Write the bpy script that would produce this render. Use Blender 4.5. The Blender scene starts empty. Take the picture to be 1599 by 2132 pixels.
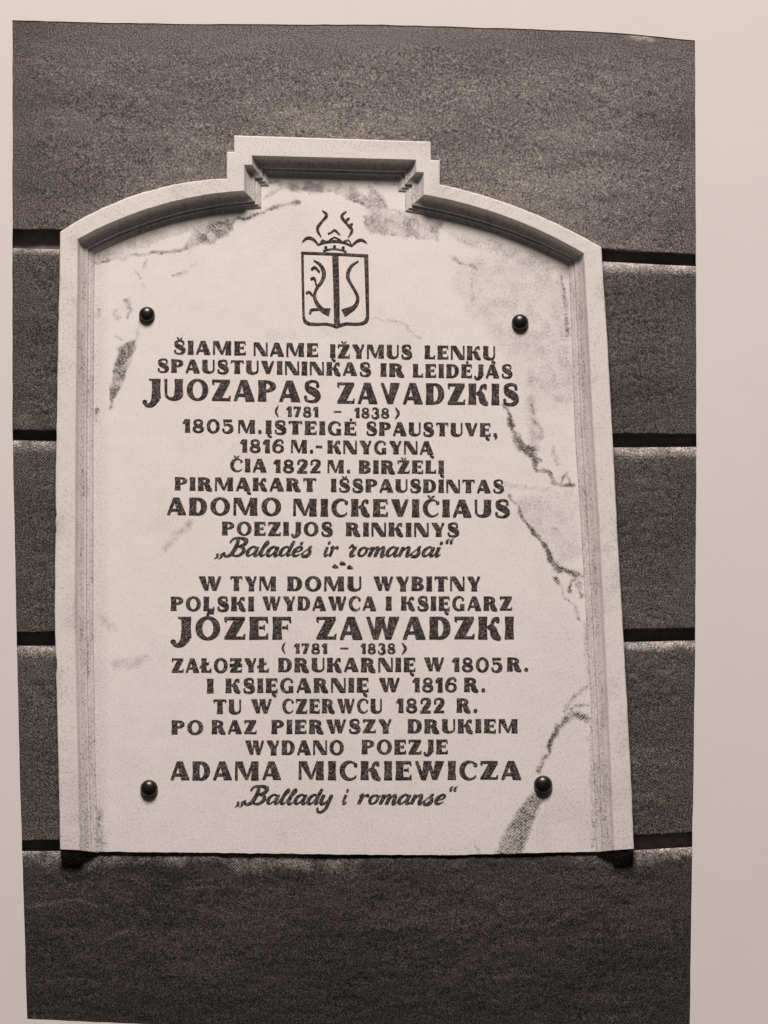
import bpy, math, random
import numpy as np

# ------------------------------------------------------------------ camera
SC = bpy.context.scene
COL = SC.collection
MM = 0.00075                       # metres for one pixel of the 1599 x 2132 photograph, at the wall
FPX = 5925.0                       # focal length in those pixels
PITCH, ROLL = math.radians(15.5), math.radians(0.85)
CX, CY = 799.5, 1066.0
WALL_Z = 1.30                      # height of the picture centre above the floor line
DIST = FPX * MM
F_ = np.array([0.0, math.cos(PITCH), math.sin(PITCH)])
R0 = np.array([1.0, 0.0, 0.0])
U0 = np.array([0.0, -math.sin(PITCH), math.cos(PITCH)])
R_ = R0 * math.cos(ROLL) + U0 * math.sin(ROLL)
U_ = U0 * math.cos(ROLL) - R0 * math.sin(ROLL)
CAM = np.array([0.0, 0.0, WALL_Z]) - F_ * DIST

from mathutils import Matrix, Vector
cam_data = bpy.data.cameras.new('camera')
cam = bpy.data.objects.new('camera', cam_data)
COL.objects.link(cam)
cam_data.sensor_fit = 'HORIZONTAL'
cam_data.sensor_width = 36.0
cam_data.lens = FPX / 1599.0 * 36.0
cam_data.clip_start, cam_data.clip_end = 0.1, 200
m = Matrix.Identity(4)
for i in range(3):
    m[i][0], m[i][1], m[i][2], m[i][3] = R_[i], U_[i], -F_[i], CAM[i]
cam.matrix_world = m
SC.camera = cam

# ------------------------------------------------------------------ light
world = bpy.data.worlds.new('World')
SC.world = world
world.use_nodes = True
bg = world.node_tree.nodes['Background']
bg.inputs['Color'].default_value = (1.0, 0.89, 0.83, 1)
bg.inputs['Strength'].default_value = 0.031

ld = bpy.data.lights.new('high_soft_lamp', 'AREA')
ld.shape = 'DISK'
ld.size = 3.6
ld.energy = 1480
ld.color = (1.0, 0.867, 0.803)
lamp = bpy.data.objects.new('high_soft_lamp', ld)
COL.objects.link(lamp)
lamp.location = (-0.5, -6.6, WALL_Z + 8.4)
lamp.rotation_euler = (Vector((0, 0, WALL_Z)) - Vector(lamp.location)).to_track_quat('-Z', 'Y').to_euler()

SC.view_settings.view_transform = 'Standard'
SC.view_settings.look = 'None'
SC.view_settings.exposure = 0
SC.view_settings.gamma = 1
SC.view_settings.use_curve_mapping = False
SC.render.engine = 'CYCLES'


# ------------------------------------------------------------------ helpers
def P(px, py, d=0.0):
    """Point on the plane standing d (photo pixels) proud of the wall face."""
    px, py, d = np.broadcast_arrays(np.asarray(px, float), np.asarray(py, float), np.asarray(d, float))
    dirs = F_ * FPX + R_ * (px - CX)[..., None] + U_ * (CY - py)[..., None]
    t = (-d * MM - CAM[1]) / dirs[..., 1]
    return CAM + dirs * t[..., None]


def obj(name, verts, faces, mat, parent=None, smooth=False, attr=None):
    me = bpy.data.meshes.new(name)
    v = np.asarray(verts, float)
    if parent is not None:
        o_ = parent
        while o_ is not None:
            v = v - np.array(o_.location)
            o_ = o_.parent
    me.from_pydata(v.tolist(), [], [tuple(int(i) for i in f) for f in faces])
    if smooth:
        me.polygons.foreach_set('use_smooth', [True] * len(me.polygons))
    for k, a in (attr or {}).items():
        at = me.attributes.new(k, 'FLOAT', 'POINT')
        at.data.foreach_set('value', np.asarray(a, dtype=np.float32).ravel())
    me.materials.append(mat)
    me.validate()
    me.update()
    o = bpy.data.objects.new(name, me)
    COL.objects.link(o)
    if parent is not None:
        o.parent = parent
    return o


def grid_faces(ny, nx, flip=False):
    i, j = np.meshgrid(np.arange(ny - 1), np.arange(nx - 1), indexing='ij')
    a = (i * nx + j).ravel()
    f = np.stack([a, a + nx, a + nx + 1, a + 1], 1)
    return f[:, ::-1] if flip else f


def thing(name, loc, label, cat):
    e = bpy.data.objects.new(name, None)
    e.empty_display_size = 0.05
    e.location = loc
    COL.objects.link(e)
    e['label'] = label
    e['category'] = cat
    return e


# value noise on arrays
_rng = np.random.RandomState(7)
_T = _rng.rand(256, 256)


def vnoise(x, y):
    x, y = np.asarray(x, float), np.asarray(y, float)
    xi, yi = np.floor(x).astype(int), np.floor(y).astype(int)
    fx, fy = x - xi, y - yi
    fx, fy = fx * fx * (3 - 2 * fx), fy * fy * (3 - 2 * fy)
    g = lambda a, b: _T[(yi + b) % 256, (xi + a) % 256]
    return (g(0, 0) * (1 - fx) + g(1, 0) * fx) * (1 - fy) + (g(0, 1) * (1 - fx) + g(1, 1) * fx) * fy


def fbm(x, y, n=4):
    s, a, t = 0.0, 0.5, 0.0
    for k in range(n):
        s = s + a * vnoise(x * 2 ** k + 17.3 * k, y * 2 ** k + 5.1 * k)
        t += a
        a *= 0.55
    return s / t


def seg_dist(x, y, pts):
    """distance to a polyline and the parameter (0..1) along it"""
    best, par = np.full(x.shape, 1e9), np.zeros(x.shape)
    n = len(pts) - 1
    for k in range(n):
        (ax, ay), (bx, by) = pts[k], pts[k + 1]
        dx, dy = bx - ax, by - ay
        t = np.clip(((x - ax) * dx + (y - ay) * dy) / (dx * dx + dy * dy + 1e-9), 0, 1)
        d = np.hypot(x - ax - t * dx, y - ay - t * dy)
        mk = d < best
        best, par = np.where(mk, d, best), np.where(mk, (k + t) / n, par)
    return best, par


def inside(x, y, poly):
    c = np.zeros(x.shape, bool)
    n = len(poly)
    for k in range(n):
        (x0, y0), (x1, y1) = poly[k], poly[(k + 1) % n]
        if y0 == y1:
            continue
        h = ((y0 > y) != (y1 > y)) & (x < (x1 - x0) * (y - y0) / (y1 - y0) + x0)
        c ^= h
    return c


def interp(pts, y):
    a = np.array(pts, float)
    return np.interp(y, a[:, 0], a[:, 1])


# ------------------------------------------------------------------ materials
class NT:
    def __init__(self, name):
        self.m = bpy.data.materials.new(name)
        self.m.use_nodes = True
        self.t = self.m.node_tree
        self.b = self.t.nodes['Principled BSDF']

    def n(self, typ, **kw):
        nd = self.t.nodes.new(typ)
        for k, v in kw.items():
            setattr(nd, k, v)
        return nd

    def link(self, a, b):
        self.t.links.new(a, b)

    def math(self, op, a, b=None, c=None, clamp=False):
        nd = self.n('ShaderNodeMath', operation=op)
        nd.use_clamp = clamp
        for i, v in enumerate((a, b, c)):
            if v is None:
                continue
            if isinstance(v, (int, float)):
                nd.inputs[i].default_value = v
            else:
                self.link(v, nd.inputs[i])
        return nd.outputs[0]

    def coord(self):
        return self.n('ShaderNodeTexCoord').outputs['Object']

    def noise(self, vec, scale, detail=2.0, rough=0.5, stretch=None):
        if stretch:
            mp = self.n('ShaderNodeMapping')
            mp.inputs['Scale'].default_value = stretch
            self.link(vec, mp.inputs['Vector'])
            vec = mp.outputs[0]
        nz = self.n('ShaderNodeTexNoise')
        nz.inputs['Scale'].default_value = scale
        nz.inputs['Detail'].default_value = detail
        nz.inputs['Roughness'].default_value = rough
        self.link(vec, nz.inputs['Vector'])
        return nz.outputs[0]

    def ramp(self, v, lo, hi, a=0.0, b=1.0):
        nd = self.n('ShaderNodeMapRange')
        nd.inputs['From Min'].default_value = lo
        nd.inputs['From Max'].default_value = hi
        nd.inputs['To Min'].default_value = a
        nd.inputs['To Max'].default_value = b
        self.link(v, nd.inputs['Value'])
        return nd.outputs[0]

    def attr(self, name):
        return self.n('ShaderNodeAttribute', attribute_name=name).outputs['Fac']

    def mix(self, fac, a, b):
        nd = self.n('ShaderNodeMix', data_type='RGBA')
        for sock, v in ((nd.inputs[0], fac), (nd.inputs[6], a), (nd.inputs[7], b)):
            if isinstance(v, (tuple, list)):
                sock.default_value = (*v, 1)
            elif isinstance(v, (int, float)):
                sock.default_value = v
            else:
                self.link(v, sock)
        return nd.outputs[2]

    def screen(self, vec):
        """fine diagonal printing screen, about 3.3 mm pitch, 0..1"""
        sp = self.n('ShaderNodeSeparateXYZ')
        self.link(vec, sp.inputs[0])
        u = self.math('ADD', sp.outputs[0], sp.outputs[2])
        v = self.math('SUBTRACT', sp.outputs[0], sp.outputs[2])
        k = 2 * math.pi / 0.0047
        a = self.math('SINE', self.math('MULTIPLY', u, k))
        b = self.math('SINE', self.math('MULTIPLY', v, k))
        return self.math('MULTIPLY_ADD', self.math('ADD', a, b), 0.25, 0.5)

    def bump(self, h, strength, dist=0.002):
        nd = self.n('ShaderNodeBump')
        nd.inputs['Strength'].default_value = strength
        nd.inputs['Distance'].default_value = dist
        self.link(h, nd.inputs['Height'])
        self.link(nd.outputs[0], self.b.inputs['Normal'])


def wall_material():
    q = NT('dark_stone')
    c = q.coord()
    sc = q.screen(c)
    g1 = q.noise(c, 430, 1, 0.9)
    g2 = q.noise(c, 150, 3, 0.6, (0.7, 1, 1.1))
    big = q.noise(c, 7, 4, 0.6, (0.6, 1, 1.3))
    g = q.math('ADD', q.math('MULTIPLY', g1, 0.82), q.math('MULTIPLY', g2, 0.10))
    g = q.math('ADD', g, q.math('MULTIPLY', sc, 0.15))
    g = q.math('ADD', g, q.math('MULTIPLY', q.math('SUBTRACT', big, 0.5), 0.16))
    fac = q.ramp(g, 0.40, 0.80)
    fac = q.math('POWER', fac, 1.4)
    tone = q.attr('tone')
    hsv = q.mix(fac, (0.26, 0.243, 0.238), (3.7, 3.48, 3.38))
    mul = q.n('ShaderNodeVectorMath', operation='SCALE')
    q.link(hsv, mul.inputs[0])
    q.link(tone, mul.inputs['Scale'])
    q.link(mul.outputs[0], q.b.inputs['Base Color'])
    q.b.inputs['Roughness'].default_value = 0.9
    q.b.inputs['Specular IOR Level'].default_value = 0.15
    h = q.math('ADD', q.noise(c, 34, 4, 0.6, (0.5, 1, 1.3)), q.math('MULTIPLY', g1, 0.15))
    q.bump(h, 0.60, 0.004)
    return q.m


def marble_material(name, base, grain=0.10):
    q = NT(name)
    c = q.coord()
    sc = q.screen(c)
    g1 = q.noise(c, 300, 2, 0.7)
    g2 = q.noise(c, 28, 4, 0.65)
    vein = q.attr('vein')
    # break the veins up with the print grain
    br = q.math('ADD', q.math('MULTIPLY', g1, 1.1), q.math('MULTIPLY', sc, 0.30))
    br = q.ramp(br, 0.38, 0.92)
    v = q.math('MULTIPLY', vein, q.math('MULTIPLY_ADD', br, 1.5, 0.12), clamp=True)
    blot = q.ramp(g2, 0.46, 0.75, 0.0, 0.09)
    speck = q.ramp(g1, 0.52, 0.78, 0.0, grain)
    v = q.math('ADD', v, q.math('ADD', q.math('MULTIPLY', blot, br), speck), clamp=True)
    q.link(q.mix(v, base, (0.060, 0.055, 0.055)), q.b.inputs['Base Color'])
    q.b.inputs['Roughness'].default_value = 0.55
    q.b.inputs['Specular IOR Level'].default_value = 0.25
    q.bump(q.math('ADD', g2, q.math('MULTIPLY', g1, 0.4)), 0.12, 0.002)
    return q.m


def paint_material():
    q = NT('inscription_paint')
    c = q.coord()
    g = q.math('ADD', q.math('MULTIPLY', q.noise(c, 360, 2, 0.7), 0.85), q.math('MULTIPLY', q.screen(c), 0.22))
    fac = q.ramp(g, 0.52, 0.82)
    q.link(q.mix(fac, (0.028, 0.023, 0.022), (0.38, 0.34, 0.33)), q.b.inputs['Base Color'])
    q.b.inputs['Roughness'].default_value = 0.8
    q.b.inputs['Specular IOR Level'].default_value = 0.1
    return q.m


def paper_material():
    q = NT('paper')
    c = q.coord()
    g = q.noise(c, 9, 4, 0.6)
    f = q.noise(c, 420, 2, 0.7)
    col = q.mix(q.math('ADD', q.math('MULTIPLY', g, .5), q.math('MULTIPLY', f, .6)), (0.71, 0.69, 0.685), (0.80, 0.78, 0.775))
    q.link(col, q.b.inputs['Base Color'])
    q.b.inputs['Roughness'].default_value = 0.75
    q.b.inputs['Specular IOR Level'].default_value = 0.2
    q.bump(f, 0.10, 0.001)
    return q.m


def plain(name, col, rough, metal=0.0, noise_scale=120, var=0.4, spec=0.5):
    q = NT(name)
    n = q.noise(q.coord(), noise_scale, 3, 0.6)
    q.link(q.mix(n, tuple(x * (1 - var) for x in col), tuple(x * (1 + var) for x in col)), q.b.inputs['Base Color'])
    q.b.inputs['Roughness'].default_value = rough
    q.b.inputs['Metallic'].default_value = metal
    q.b.inputs['Specular IOR Level'].default_value = spec
    return q.m


M_WALL = wall_material()
M_JOINT = plain('joint_mortar', (0.26, 0.24, 0.235), 0.95, spec=0.05)
M_TABLET = marble_material('white_marble', (0.85, 0.835, 0.82), 0.22)
M_FRAME = marble_material('frame_stone', (0.80, 0.785, 0.765), 0.36)
M_PAINT = paint_material()
M_BOLT = plain('blackened_metal', (0.010, 0.009, 0.009), 0.30, 0.0, spec=0.6)
M_PAPER = paper_material()

# ------------------------------------------------------------------ the print's edge on the page (photo pixels)
LEFT = [(42, 26), (900, 26), (1330, 35), (1600, 41), (2122, 56.5), (2300, 61)]
RIGHT = [(60, 1447), (85, 1447), (540, 1449), (950, 1450), (1380, 1447), (2132, 1436), (2300, 1433)]
TOP = [(26, 42), (200, 47), (400, 50), (800, 51.5), (1050, 59), (1225, 65), (1300, 69.5), (1447, 84.5), (1500, 90)]
BOTTOM = [(40, 2120.5), (56, 2121.5), (266, 2131), (700, 2150), (1436, 2168)]
PAGE_D = 1.6

ring_in = []
for x in np.linspace(27, 1447, 60):
    ring_in.append((x, float(interp(TOP, x))))
ring_in[0] = (26, 42)
for y in np.linspace(84.5, 2168, 60)[1:]:
    ring_in.append((float(interp(RIGHT, y)), y))
for x in np.linspace(1436, 56.5, 50)[1:]:
    ring_in.append((x, float(interp(BOTTOM, x))))
for y in np.linspace(2121.5, 42, 60)[1:-1]:
    ring_in.append((float(interp(LEFT, y)), y))
rng = random.Random(3)
ring_in = [(x + rng.uniform(-.5, .5), y + rng.uniform(-.5, .5)) for x, y in ring_in]
ring_out = []
n = len(ring_in)
for (x, y) in ring_in:
    ox, oy = x - 735, y - 1100
    s = max(abs(ox) / 1150, abs(oy) / 1500)
    ring_out.append((735 + ox / s, 1100 + oy / s))
a = np.array(ring_in)
b = np.array(ring_out)
rows = [P(a[:, 0], a[:, 1], np.full(n, -14.0))]
rows += [P((a + (b - a) * t)[:, 0], (a + (b - a) * t)[:, 1], np.full(n, PAGE_D)) for t in (0, .04, .12, .3, .6, 1)]
rows.append(P(b[:, 0], b[:, 1], np.full(n, -14.0)))
V = np.concatenate(rows)
Fc = []
for r in range(len(rows) - 1):
    for k in range(n):
        k2 = (k + 1) % n
        Fc.append((r * n + k, r * n + k2, (r + 1) * n + k2, (r + 1) * n + k))
page = obj('page', V, Fc, M_PAPER)
page['kind'] = 'structure'

# ------------------------------------------------------------------ wall of stone courses
G = 34.0        # joint depth
TOPS = [  # (x, y) lines: lower edge of each dark joint = top of the next course
    [(0, 8), (26, 8), (1447, 40), (1500, 42)],
    [(0, 516), (118, 519), (700, 535), (1255, 544), (1447, 554), (1500, 558)],
    [(0, 915), (118, 918), (700, 926), (1277, 931), (1450, 930), (1500, 930)],
    [(0, 1344), (113, 1344), (700, 1342), (1305, 1336), (1442, 1333), (1500, 1332)],
    [(0, 1772), (125, 1771), (700, 1780), (1320, 1770), (1440, 1763), (1500, 1759)],
]
BOTS = [
    [(0, 478), (118, 480), (700, 502), (1255, 519), (1447, 532), (1500, 536)],
    [(0, 896), (118, 897), (700, 902), (1277, 904), (1450, 906), (1500, 907)],
    [(0, 1318), (113, 1317), (700, 1316), (1305, 1313), (1442, 1309), (1500, 1308)],
    [(0, 1752), (125, 1751), (700, 1748), (1320, 1741), (1440, 1735), (1500, 1731)],
    [(0, 2190), (1500, 2190)],
]
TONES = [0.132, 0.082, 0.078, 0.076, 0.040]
wall = thing('stone_wall', tuple(P(735, 2190, -G)), 'dark grey wall of long stone courses with deep black joints behind the white plaque', 'wall')
wall['kind'] = 'thing'
for k in range(5):
    nx = 260
    xs = np.linspace(10, 1464, nx)
    yt, yb = interp(TOPS[k], xs), interp(BOTS[k], xs)
    head = [(0, -G), (0.5, -16), (4, -8), (9, -3.2), (16, -0.8)]
    tail = [(-3, 0), (-0.8, -1.5), (0, -5), (0, -G)]
    nf = 84
    X, Y, D = [], [], []
    jag = (fbm(xs / 60 + k * 9, np.full(nx, k * 3.3), 4) - .5)
    bev = 1.0 + 0.9 * jag + (0.5 if k else 0)
    if k == 4:
        bev = 1.25 + 2.2 * (fbm(xs / 45, np.full(nx, 2.2), 4) - .5)
    for off, d in head:
        X.append(xs); Y.append(yt + off * bev); D.append(np.full(nx, d))
    y0, y1 = yt + 24 * bev, yb - 5 + 3 * jag
    for t in np.linspace(0, 1, nf):
        X.append(xs); Y.append(y0 + (y1 - y0) * t); D.append(np.zeros(nx))
    jb = 6 * (fbm(xs / 40 + 31 * k, np.full(nx, 7.7), 4) - .5)
    for off, d in tail:
        X.append(xs); Y.append(yb + off + jb); D.append(np.full(nx, d))
    X, Y, D = np.array(X), np.array(Y), np.array(D)
    if k == 4:
        D[1:5] *= .35
    amp = 4.4 if k in (0, 4) else 3.2
    rel = (fbm(X / 90 + 11 * k, Y / 45, 5) - .5) * 2
    chis = np.abs(fbm(X / 30 + 40 * k, Y / 14 + X / 60, 4) - .5) * 2
    edge = np.clip(np.minimum.reduce([(X - 40) / 40, (1436 - X) / 40, (Y - 90) / 40, (2140 - Y) / 30]), 0, 1)
    disp = (amp * rel - 2.2 * np.clip(0.16 - chis, 0, 1) * 6) * edge
    if k == 1:   # rough lumps on the second course beside the left jamb
        disp += 7 * np.clip(1 - np.hypot((X - 95) / 45, (Y - 855) / 50), 0, 1) * (fbm(X / 14, Y / 12, 3) - .35)
    D = np.minimum(D + disp * (D > -2), 4.5)
    # the stone's own tone, stains and pale scars
    tone = np.full(X.shape, TONES[k])
    tone *= 0.86 + 0.28 * fbm(X / 260 + 3 * k, Y / 160, 3)
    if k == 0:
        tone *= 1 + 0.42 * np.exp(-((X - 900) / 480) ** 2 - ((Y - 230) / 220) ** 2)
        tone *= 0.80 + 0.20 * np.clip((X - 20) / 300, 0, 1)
        for cx, cy, rx, ry, v in ((1332, 77, 26, 6, .38), (1355, 84, 10, 5, .2)):
            tone += v * np.clip(1.3 - np.hypot((X - cx) / rx, (Y - cy) / ry), 0, 1) * (.4 + .9 * fbm(X / 6, Y / 4, 2))
        for pts, v in (([(395, 258), (440, 262), (482, 276)], .05), ([(470, 210), (520, 214), (560, 206)], .05),
                       ([(560, 236), (640, 232), (650, 244)], .05), ([(330, 345), (400, 352)], .045),
                       ([(960, 330), (1010, 340)], .05), ([(1060, 378), (1100, 384)], .05), ([(760, 240), (860, 246)], .04)):
            dd, _ = seg_dist(X, Y, pts)
            tone += v * np.clip(1 - dd / 5, 0, 1)
    if k == 1:
        tone *= np.where(X < 200, 0.92, 1.0)
        tone += .08 * np.clip(1 - np.hypot((X - 50) / 26, (Y - 873) / 16), 0, 1)
    if k == 4:
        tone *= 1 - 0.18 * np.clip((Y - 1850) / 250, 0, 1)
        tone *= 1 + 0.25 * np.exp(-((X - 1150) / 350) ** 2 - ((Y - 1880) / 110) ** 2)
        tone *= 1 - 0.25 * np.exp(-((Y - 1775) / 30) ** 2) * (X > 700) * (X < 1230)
        for pts, v in (([(60, 1890), (110, 1878), (160, 1872), (200, 1886)], .06), ([(210, 1965), (240, 1945), (290, 1935)], .035),
                       ([(1000, 2035), (1120, 2032)], .03), ([(390, 1850), (470, 1846)], .04), ([(1150, 1925), (1230, 1870)], .04),
                       ([(150, 2085), (200, 2070)], .03)):
            dd, _ = seg_dist(X, Y, pts)
            tone += v * np.clip(1 - dd / 4, 0, 1)
    if k:   # upper arris of each course painted paler, as if lit from above
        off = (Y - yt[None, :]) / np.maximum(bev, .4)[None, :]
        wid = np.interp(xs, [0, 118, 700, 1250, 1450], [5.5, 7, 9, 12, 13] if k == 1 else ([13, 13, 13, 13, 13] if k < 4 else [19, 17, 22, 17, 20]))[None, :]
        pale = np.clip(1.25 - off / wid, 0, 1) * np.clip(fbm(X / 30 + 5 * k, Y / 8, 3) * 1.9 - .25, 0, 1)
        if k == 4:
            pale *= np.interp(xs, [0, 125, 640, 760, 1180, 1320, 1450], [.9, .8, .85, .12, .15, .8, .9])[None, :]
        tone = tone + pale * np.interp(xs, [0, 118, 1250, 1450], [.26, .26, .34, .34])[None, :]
    V = P(X.ravel(), Y.ravel(), D.ravel())
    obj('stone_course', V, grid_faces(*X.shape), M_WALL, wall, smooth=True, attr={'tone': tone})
for k in range(4):
    xs = np.linspace(10, 1464, 80)
    yt, yb = interp(BOTS[k], xs) - 30, interp(TOPS[k + 1], xs) + 30
    X = np.array([xs, xs, xs, xs])
    Y = np.array([yt, yt, yb, yb])
    D = np.array([xs * 0 - G - 12, xs * 0 - G + 4, xs * 0 - G + 4, xs * 0 - G - 12])
    obj('mortar_joint', P(X.ravel(), Y.ravel(), D.ravel()), grid_faces(4, 80), M_JOINT, wall)

# ------------------------------------------------------------------ the plaque
TAB = 4.5        # tablet face proud of the wall
FR = 44.0        # frame face proud of the wall
plaque = thing('memorial_plaque', tuple(P(720, 1775, 0)), 'white marble memorial plaque with arched moulded frame, crest and bilingual inscription on the dark wall', 'plaque')


def arc3(p, q, r, n):
    """n+1 points on the circle through p, q, r from p to r"""
    (ax, ay), (bx, by), (cx, cy) = p, q, r
    d = 2 * (ax * (by - cy) + bx * (cy - ay) + cx * (ay - by))
    ux = ((ax * ax + ay * ay) * (by - cy) + (bx * bx + by * by) * (cy - ay) + (cx * cx + cy * cy) * (ay - by)) / d
    uy = ((ax * ax + ay * ay) * (cx - bx) + (bx * bx + by * by) * (ax - cx) + (cx * cx + cy * cy) * (bx - ax)) / d
    a0, a1 = math.atan2(ay - uy, ax - ux), math.atan2(cy - uy, cx - ux)
    if a1 - a0 > math.pi: a1 -= 2 * math.pi
    if a1 - a0 < -math.pi: a1 += 2 * math.pi
    rad = math.hypot(ax - ux, ay - uy)
    return [(ux + rad * math.cos(a0 + (a1 - a0) * i / n), uy + rad * math.sin(a0 + (a1 - a0) * i / n)) for i in range(n + 1)]


def along(pts, n):
    ys = np.linspace(pts[0][1], pts[-1][1], n + 1)
    a = np.array(pts)
    o = np.argsort(a[:, 1])
    return [(float(np.interp(y, a[o, 1], a[o, 0])), float(y)) for y in ys]


# profile from the band's inner edge (0) to the tablet (1): (fraction across, fraction of depth)
PROFILE = [(0.0, 1.0), (0.03, 0.90), (0.10, 0.74), (0.18, 0.62), (0.30, 0.50), (0.44, 0.40), (0.54, 0.345), (0.565, 0.30), (0.59, 0.20),
           (0.64, 0.19), (0.71, 0.185), (0.74, 0.13), (0.88, 0.06), (1.0, -0.12)]


def moulding(name, O, B, S, seed):
    O, B, S = np.array(O), np.array(B), np.array(S)
    n = len(O)
    wob = (fbm(np.arange(n) * .45, np.full(n, seed * 3.1), 3) - .5)[:, None] * 1.6
    if n > 20:    # small knocks on the outer arris
        dents = np.clip(vnoise(np.arange(n) * .55 + 40, np.full(n, seed * 9.7)) - .74, 0, 1)[:, None] * 11
        cxy_ = B - O
        wob = wob + dents * cxy_ / np.linalg.norm(cxy_, axis=1)[:, None]
        wob[:2] = 0
        wob[-2:] = 0
    O = O + wob
    B = B + (fbm(np.arange(n) * .5, np.full(n, seed * 7.7), 3) - .5)[:, None] * 1.2 * np.clip(np.minimum(np.arange(n), np.arange(n)[::-1]) / 3, 0, 1)[:, None]
    dirn = (B - O) / np.linalg.norm(B - O, axis=1)[:, None]
    fr = FR - (14.0 * np.clip((O[:, 1] - 560) / 1200, 0, 1) if name == 'jamb' else 0.0) + np.zeros(n)
    rows = [(O + dirn * 3, -6.0), (O, 1.5), (O, fr - 3), (O + dirn * 1.0, fr - .8), (O + dirn * 3, fr), (B - dirn * 2.0, fr), (B - dirn * .4, fr - .8)]
    for s, dd in PROFILE[1:]:
        rows.append((B + (S - B) * s, TAB + (fr - TAB) * dd))
    X = np.array([r[0][:, 0] for r in rows])
    Y = np.array([r[0][:, 1] for r in rows])
    D = np.array([np.zeros(n) + r[1] for r in rows])
    m = len(rows)
    V = list(P(X.ravel(), Y.ravel(), D.ravel()))
    F = [tuple(f) for f in grid_faces(m, n)]
    # end caps down to the wall
    for j, fl in ((0, False), (n - 1, True)):
        back = len(V)
        V.append(P(S[j, 0], S[j, 1], -6.0))
        loop = [i * n + j for i in range(m)] + [back]
        F.append(tuple(loop[::-1]) if fl else tuple(loop))
    Xa = np.append(X.ravel(), [S[0, 0], S[-1, 0]])
    Ya = np.append(Y.ravel(), [S[0, 1], S[-1, 1]])
    wear = np.clip(fbm(Xa / 12 + seed, Ya / 50, 4) - .5, 0, 1) * .6
    row = np.append(np.repeat(np.arange(m), n), [m, m])
    wear = wear + np.where(np.isin(row, (10, 11, 14, 15, 18)), .16, 0)     # dirt lodged in the quirks
    wear = wear + np.where(row > 7, .10, 0) * fbm(Xa / 8, Ya / 60, 3) * 1.5
    if name == 'jamb':
        wear = wear + np.clip((Ya - 1500) / 280, 0, 1) * .20 * fbm(Xa / 9, Ya / 9, 3)
    return obj(name, V, F, M_FRAME, plaque, attr={'vein': np.clip(wear, 0, 1)})


NJ = 120
OLb = along([(125, 1768), (122, 1610), (114, 1300), (116, 1000), (118, 880), (121, 700), (124, 550), (125, 483)], NJ)
BLb = along([(166, 1770), (163, 1610), (156, 1300), (157, 1000), (158, 880), (160, 700), (162, 550), (162, 499)], NJ)
SLb = along([(208, 1775), (203, 1610), (198, 1300), (198, 1000), (198, 880), (199, 700), (200, 550), (200, 531)], NJ)
moulding('jamb', OLb, BLb, SLb, 1)
NA = 64
OA = arc3((125, 483), (285, 405), (472, 372), NA)
BA = arc3((162, 499), (300, 438), (509, 398), NA)
SA = arc3((200, 531), (355, 470), (547, 436), NA)
moulding('arch_moulding', OA, BA, SA, 2)
OK = [(472, 372), (472, 316), (487, 316), (487, 282), (897, 295), (898, 333), (916, 334), (916, 384)]
BK = [(509, 398), (509, 344), (525, 344), (525, 325), (866, 334), (866, 359), (882, 360), (882, 406)]
SK = [(547, 436), (547, 391), (563, 391), (563, 369), (826, 377), (826, 402), (840, 403), (840, 443)]
moulding('keystone_moulding', OK, BK, SK, 3)
OA2 = arc3((916, 384), (1100, 440), (1252, 515), NA)
BA2 = arc3((882, 406), (1065, 456), (1215, 528), NA)
SA2 = arc3((840, 443), (1010, 482), (1181, 548), NA)
moulding('arch_moulding', OA2, BA2, SA2, 4)
ORb = along([(1252, 515), (1264, 700), (1275, 900), (1285, 1100), (1304, 1430), (1313, 1600), (1320, 1767)], NJ)
BRb = along([(1215, 528), (1225, 700), (1235, 900), (1248, 1100), (1264, 1430), (1272, 1600), (1278, 1770)], NJ)
SRb = along([(1181, 548), (1187, 700), (1193, 900), (1206, 1100), (1225, 1430), (1232, 1600), (1238, 1774)], NJ)
moulding('jamb', ORb, BRb, SRb, 5)

# ---- tablet with its grey marble veins
BOT = [(150, 1771), (206, 1773), (500, 1776), (700, 1779), (950, 1780), (1132, 1775), (1238, 1773), (1300, 1771)]
nx, ny = 440, 560
xs = np.linspace(172, 1262, nx)
X, T_ = np.meshgrid(xs, np.linspace(0, 1, ny))
yb = interp(BOT, xs) + (fbm(xs / 18, xs * 0 + 4, 3) - .5) * 2.2
Y = 352 + (yb[None, :] - 352) * T_
mid = lambda A, Bq: [((a[0] * .3 + b[0] * .7), (a[1] * .3 + b[1] * .7)) for a, b in zip(A, Bq)]
poly = mid(BLb, SLb) + mid(BA, SA) + mid(BK, SK) + mid(BA2, SA2) + mid(BRb, SRb)
poly = [(poly[0][0], 1900)] + poly + [(poly[-1][0], 1900)]
VE = np.zeros(X.shape)
wx = X + (fbm(X / 16, Y / 16, 3) - .5) * 14
wy = Y + (fbm(X / 16 + 50, Y / 16, 3) - .5) * 14
mott = fbm(X / 11, Y / 11, 4)
mott2 = np.clip((fbm(X / 17 + 9, Y / 17, 5) - .36) * 3.2, 0, 1)


def patch(pts, v, soft=4.5, m=None):
    global VE
    ins = inside(wx, wy, pts)
    d, _ = seg_dist(wx, wy, pts + [pts[0]])
    f = np.where(ins, 1, np.clip(1 - d / soft, 0, 1))
    VE = np.maximum(VE, f * v * (mott2 * .75 + .35 if m is None else m))


def vein(pts, v, w0, w1=None, br=.6):
    global VE
    d, t = seg_dist(wx, wy, pts)
    w = w0 + ((w1 if w1 else w0) - w0) * t
    f = np.clip(1.35 - d / (w * (.45 + 1.1 * mott)), 0, 1)
    VE = np.maximum(VE, f * v * (1 - br + br * mott2 * 1.5))


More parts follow.
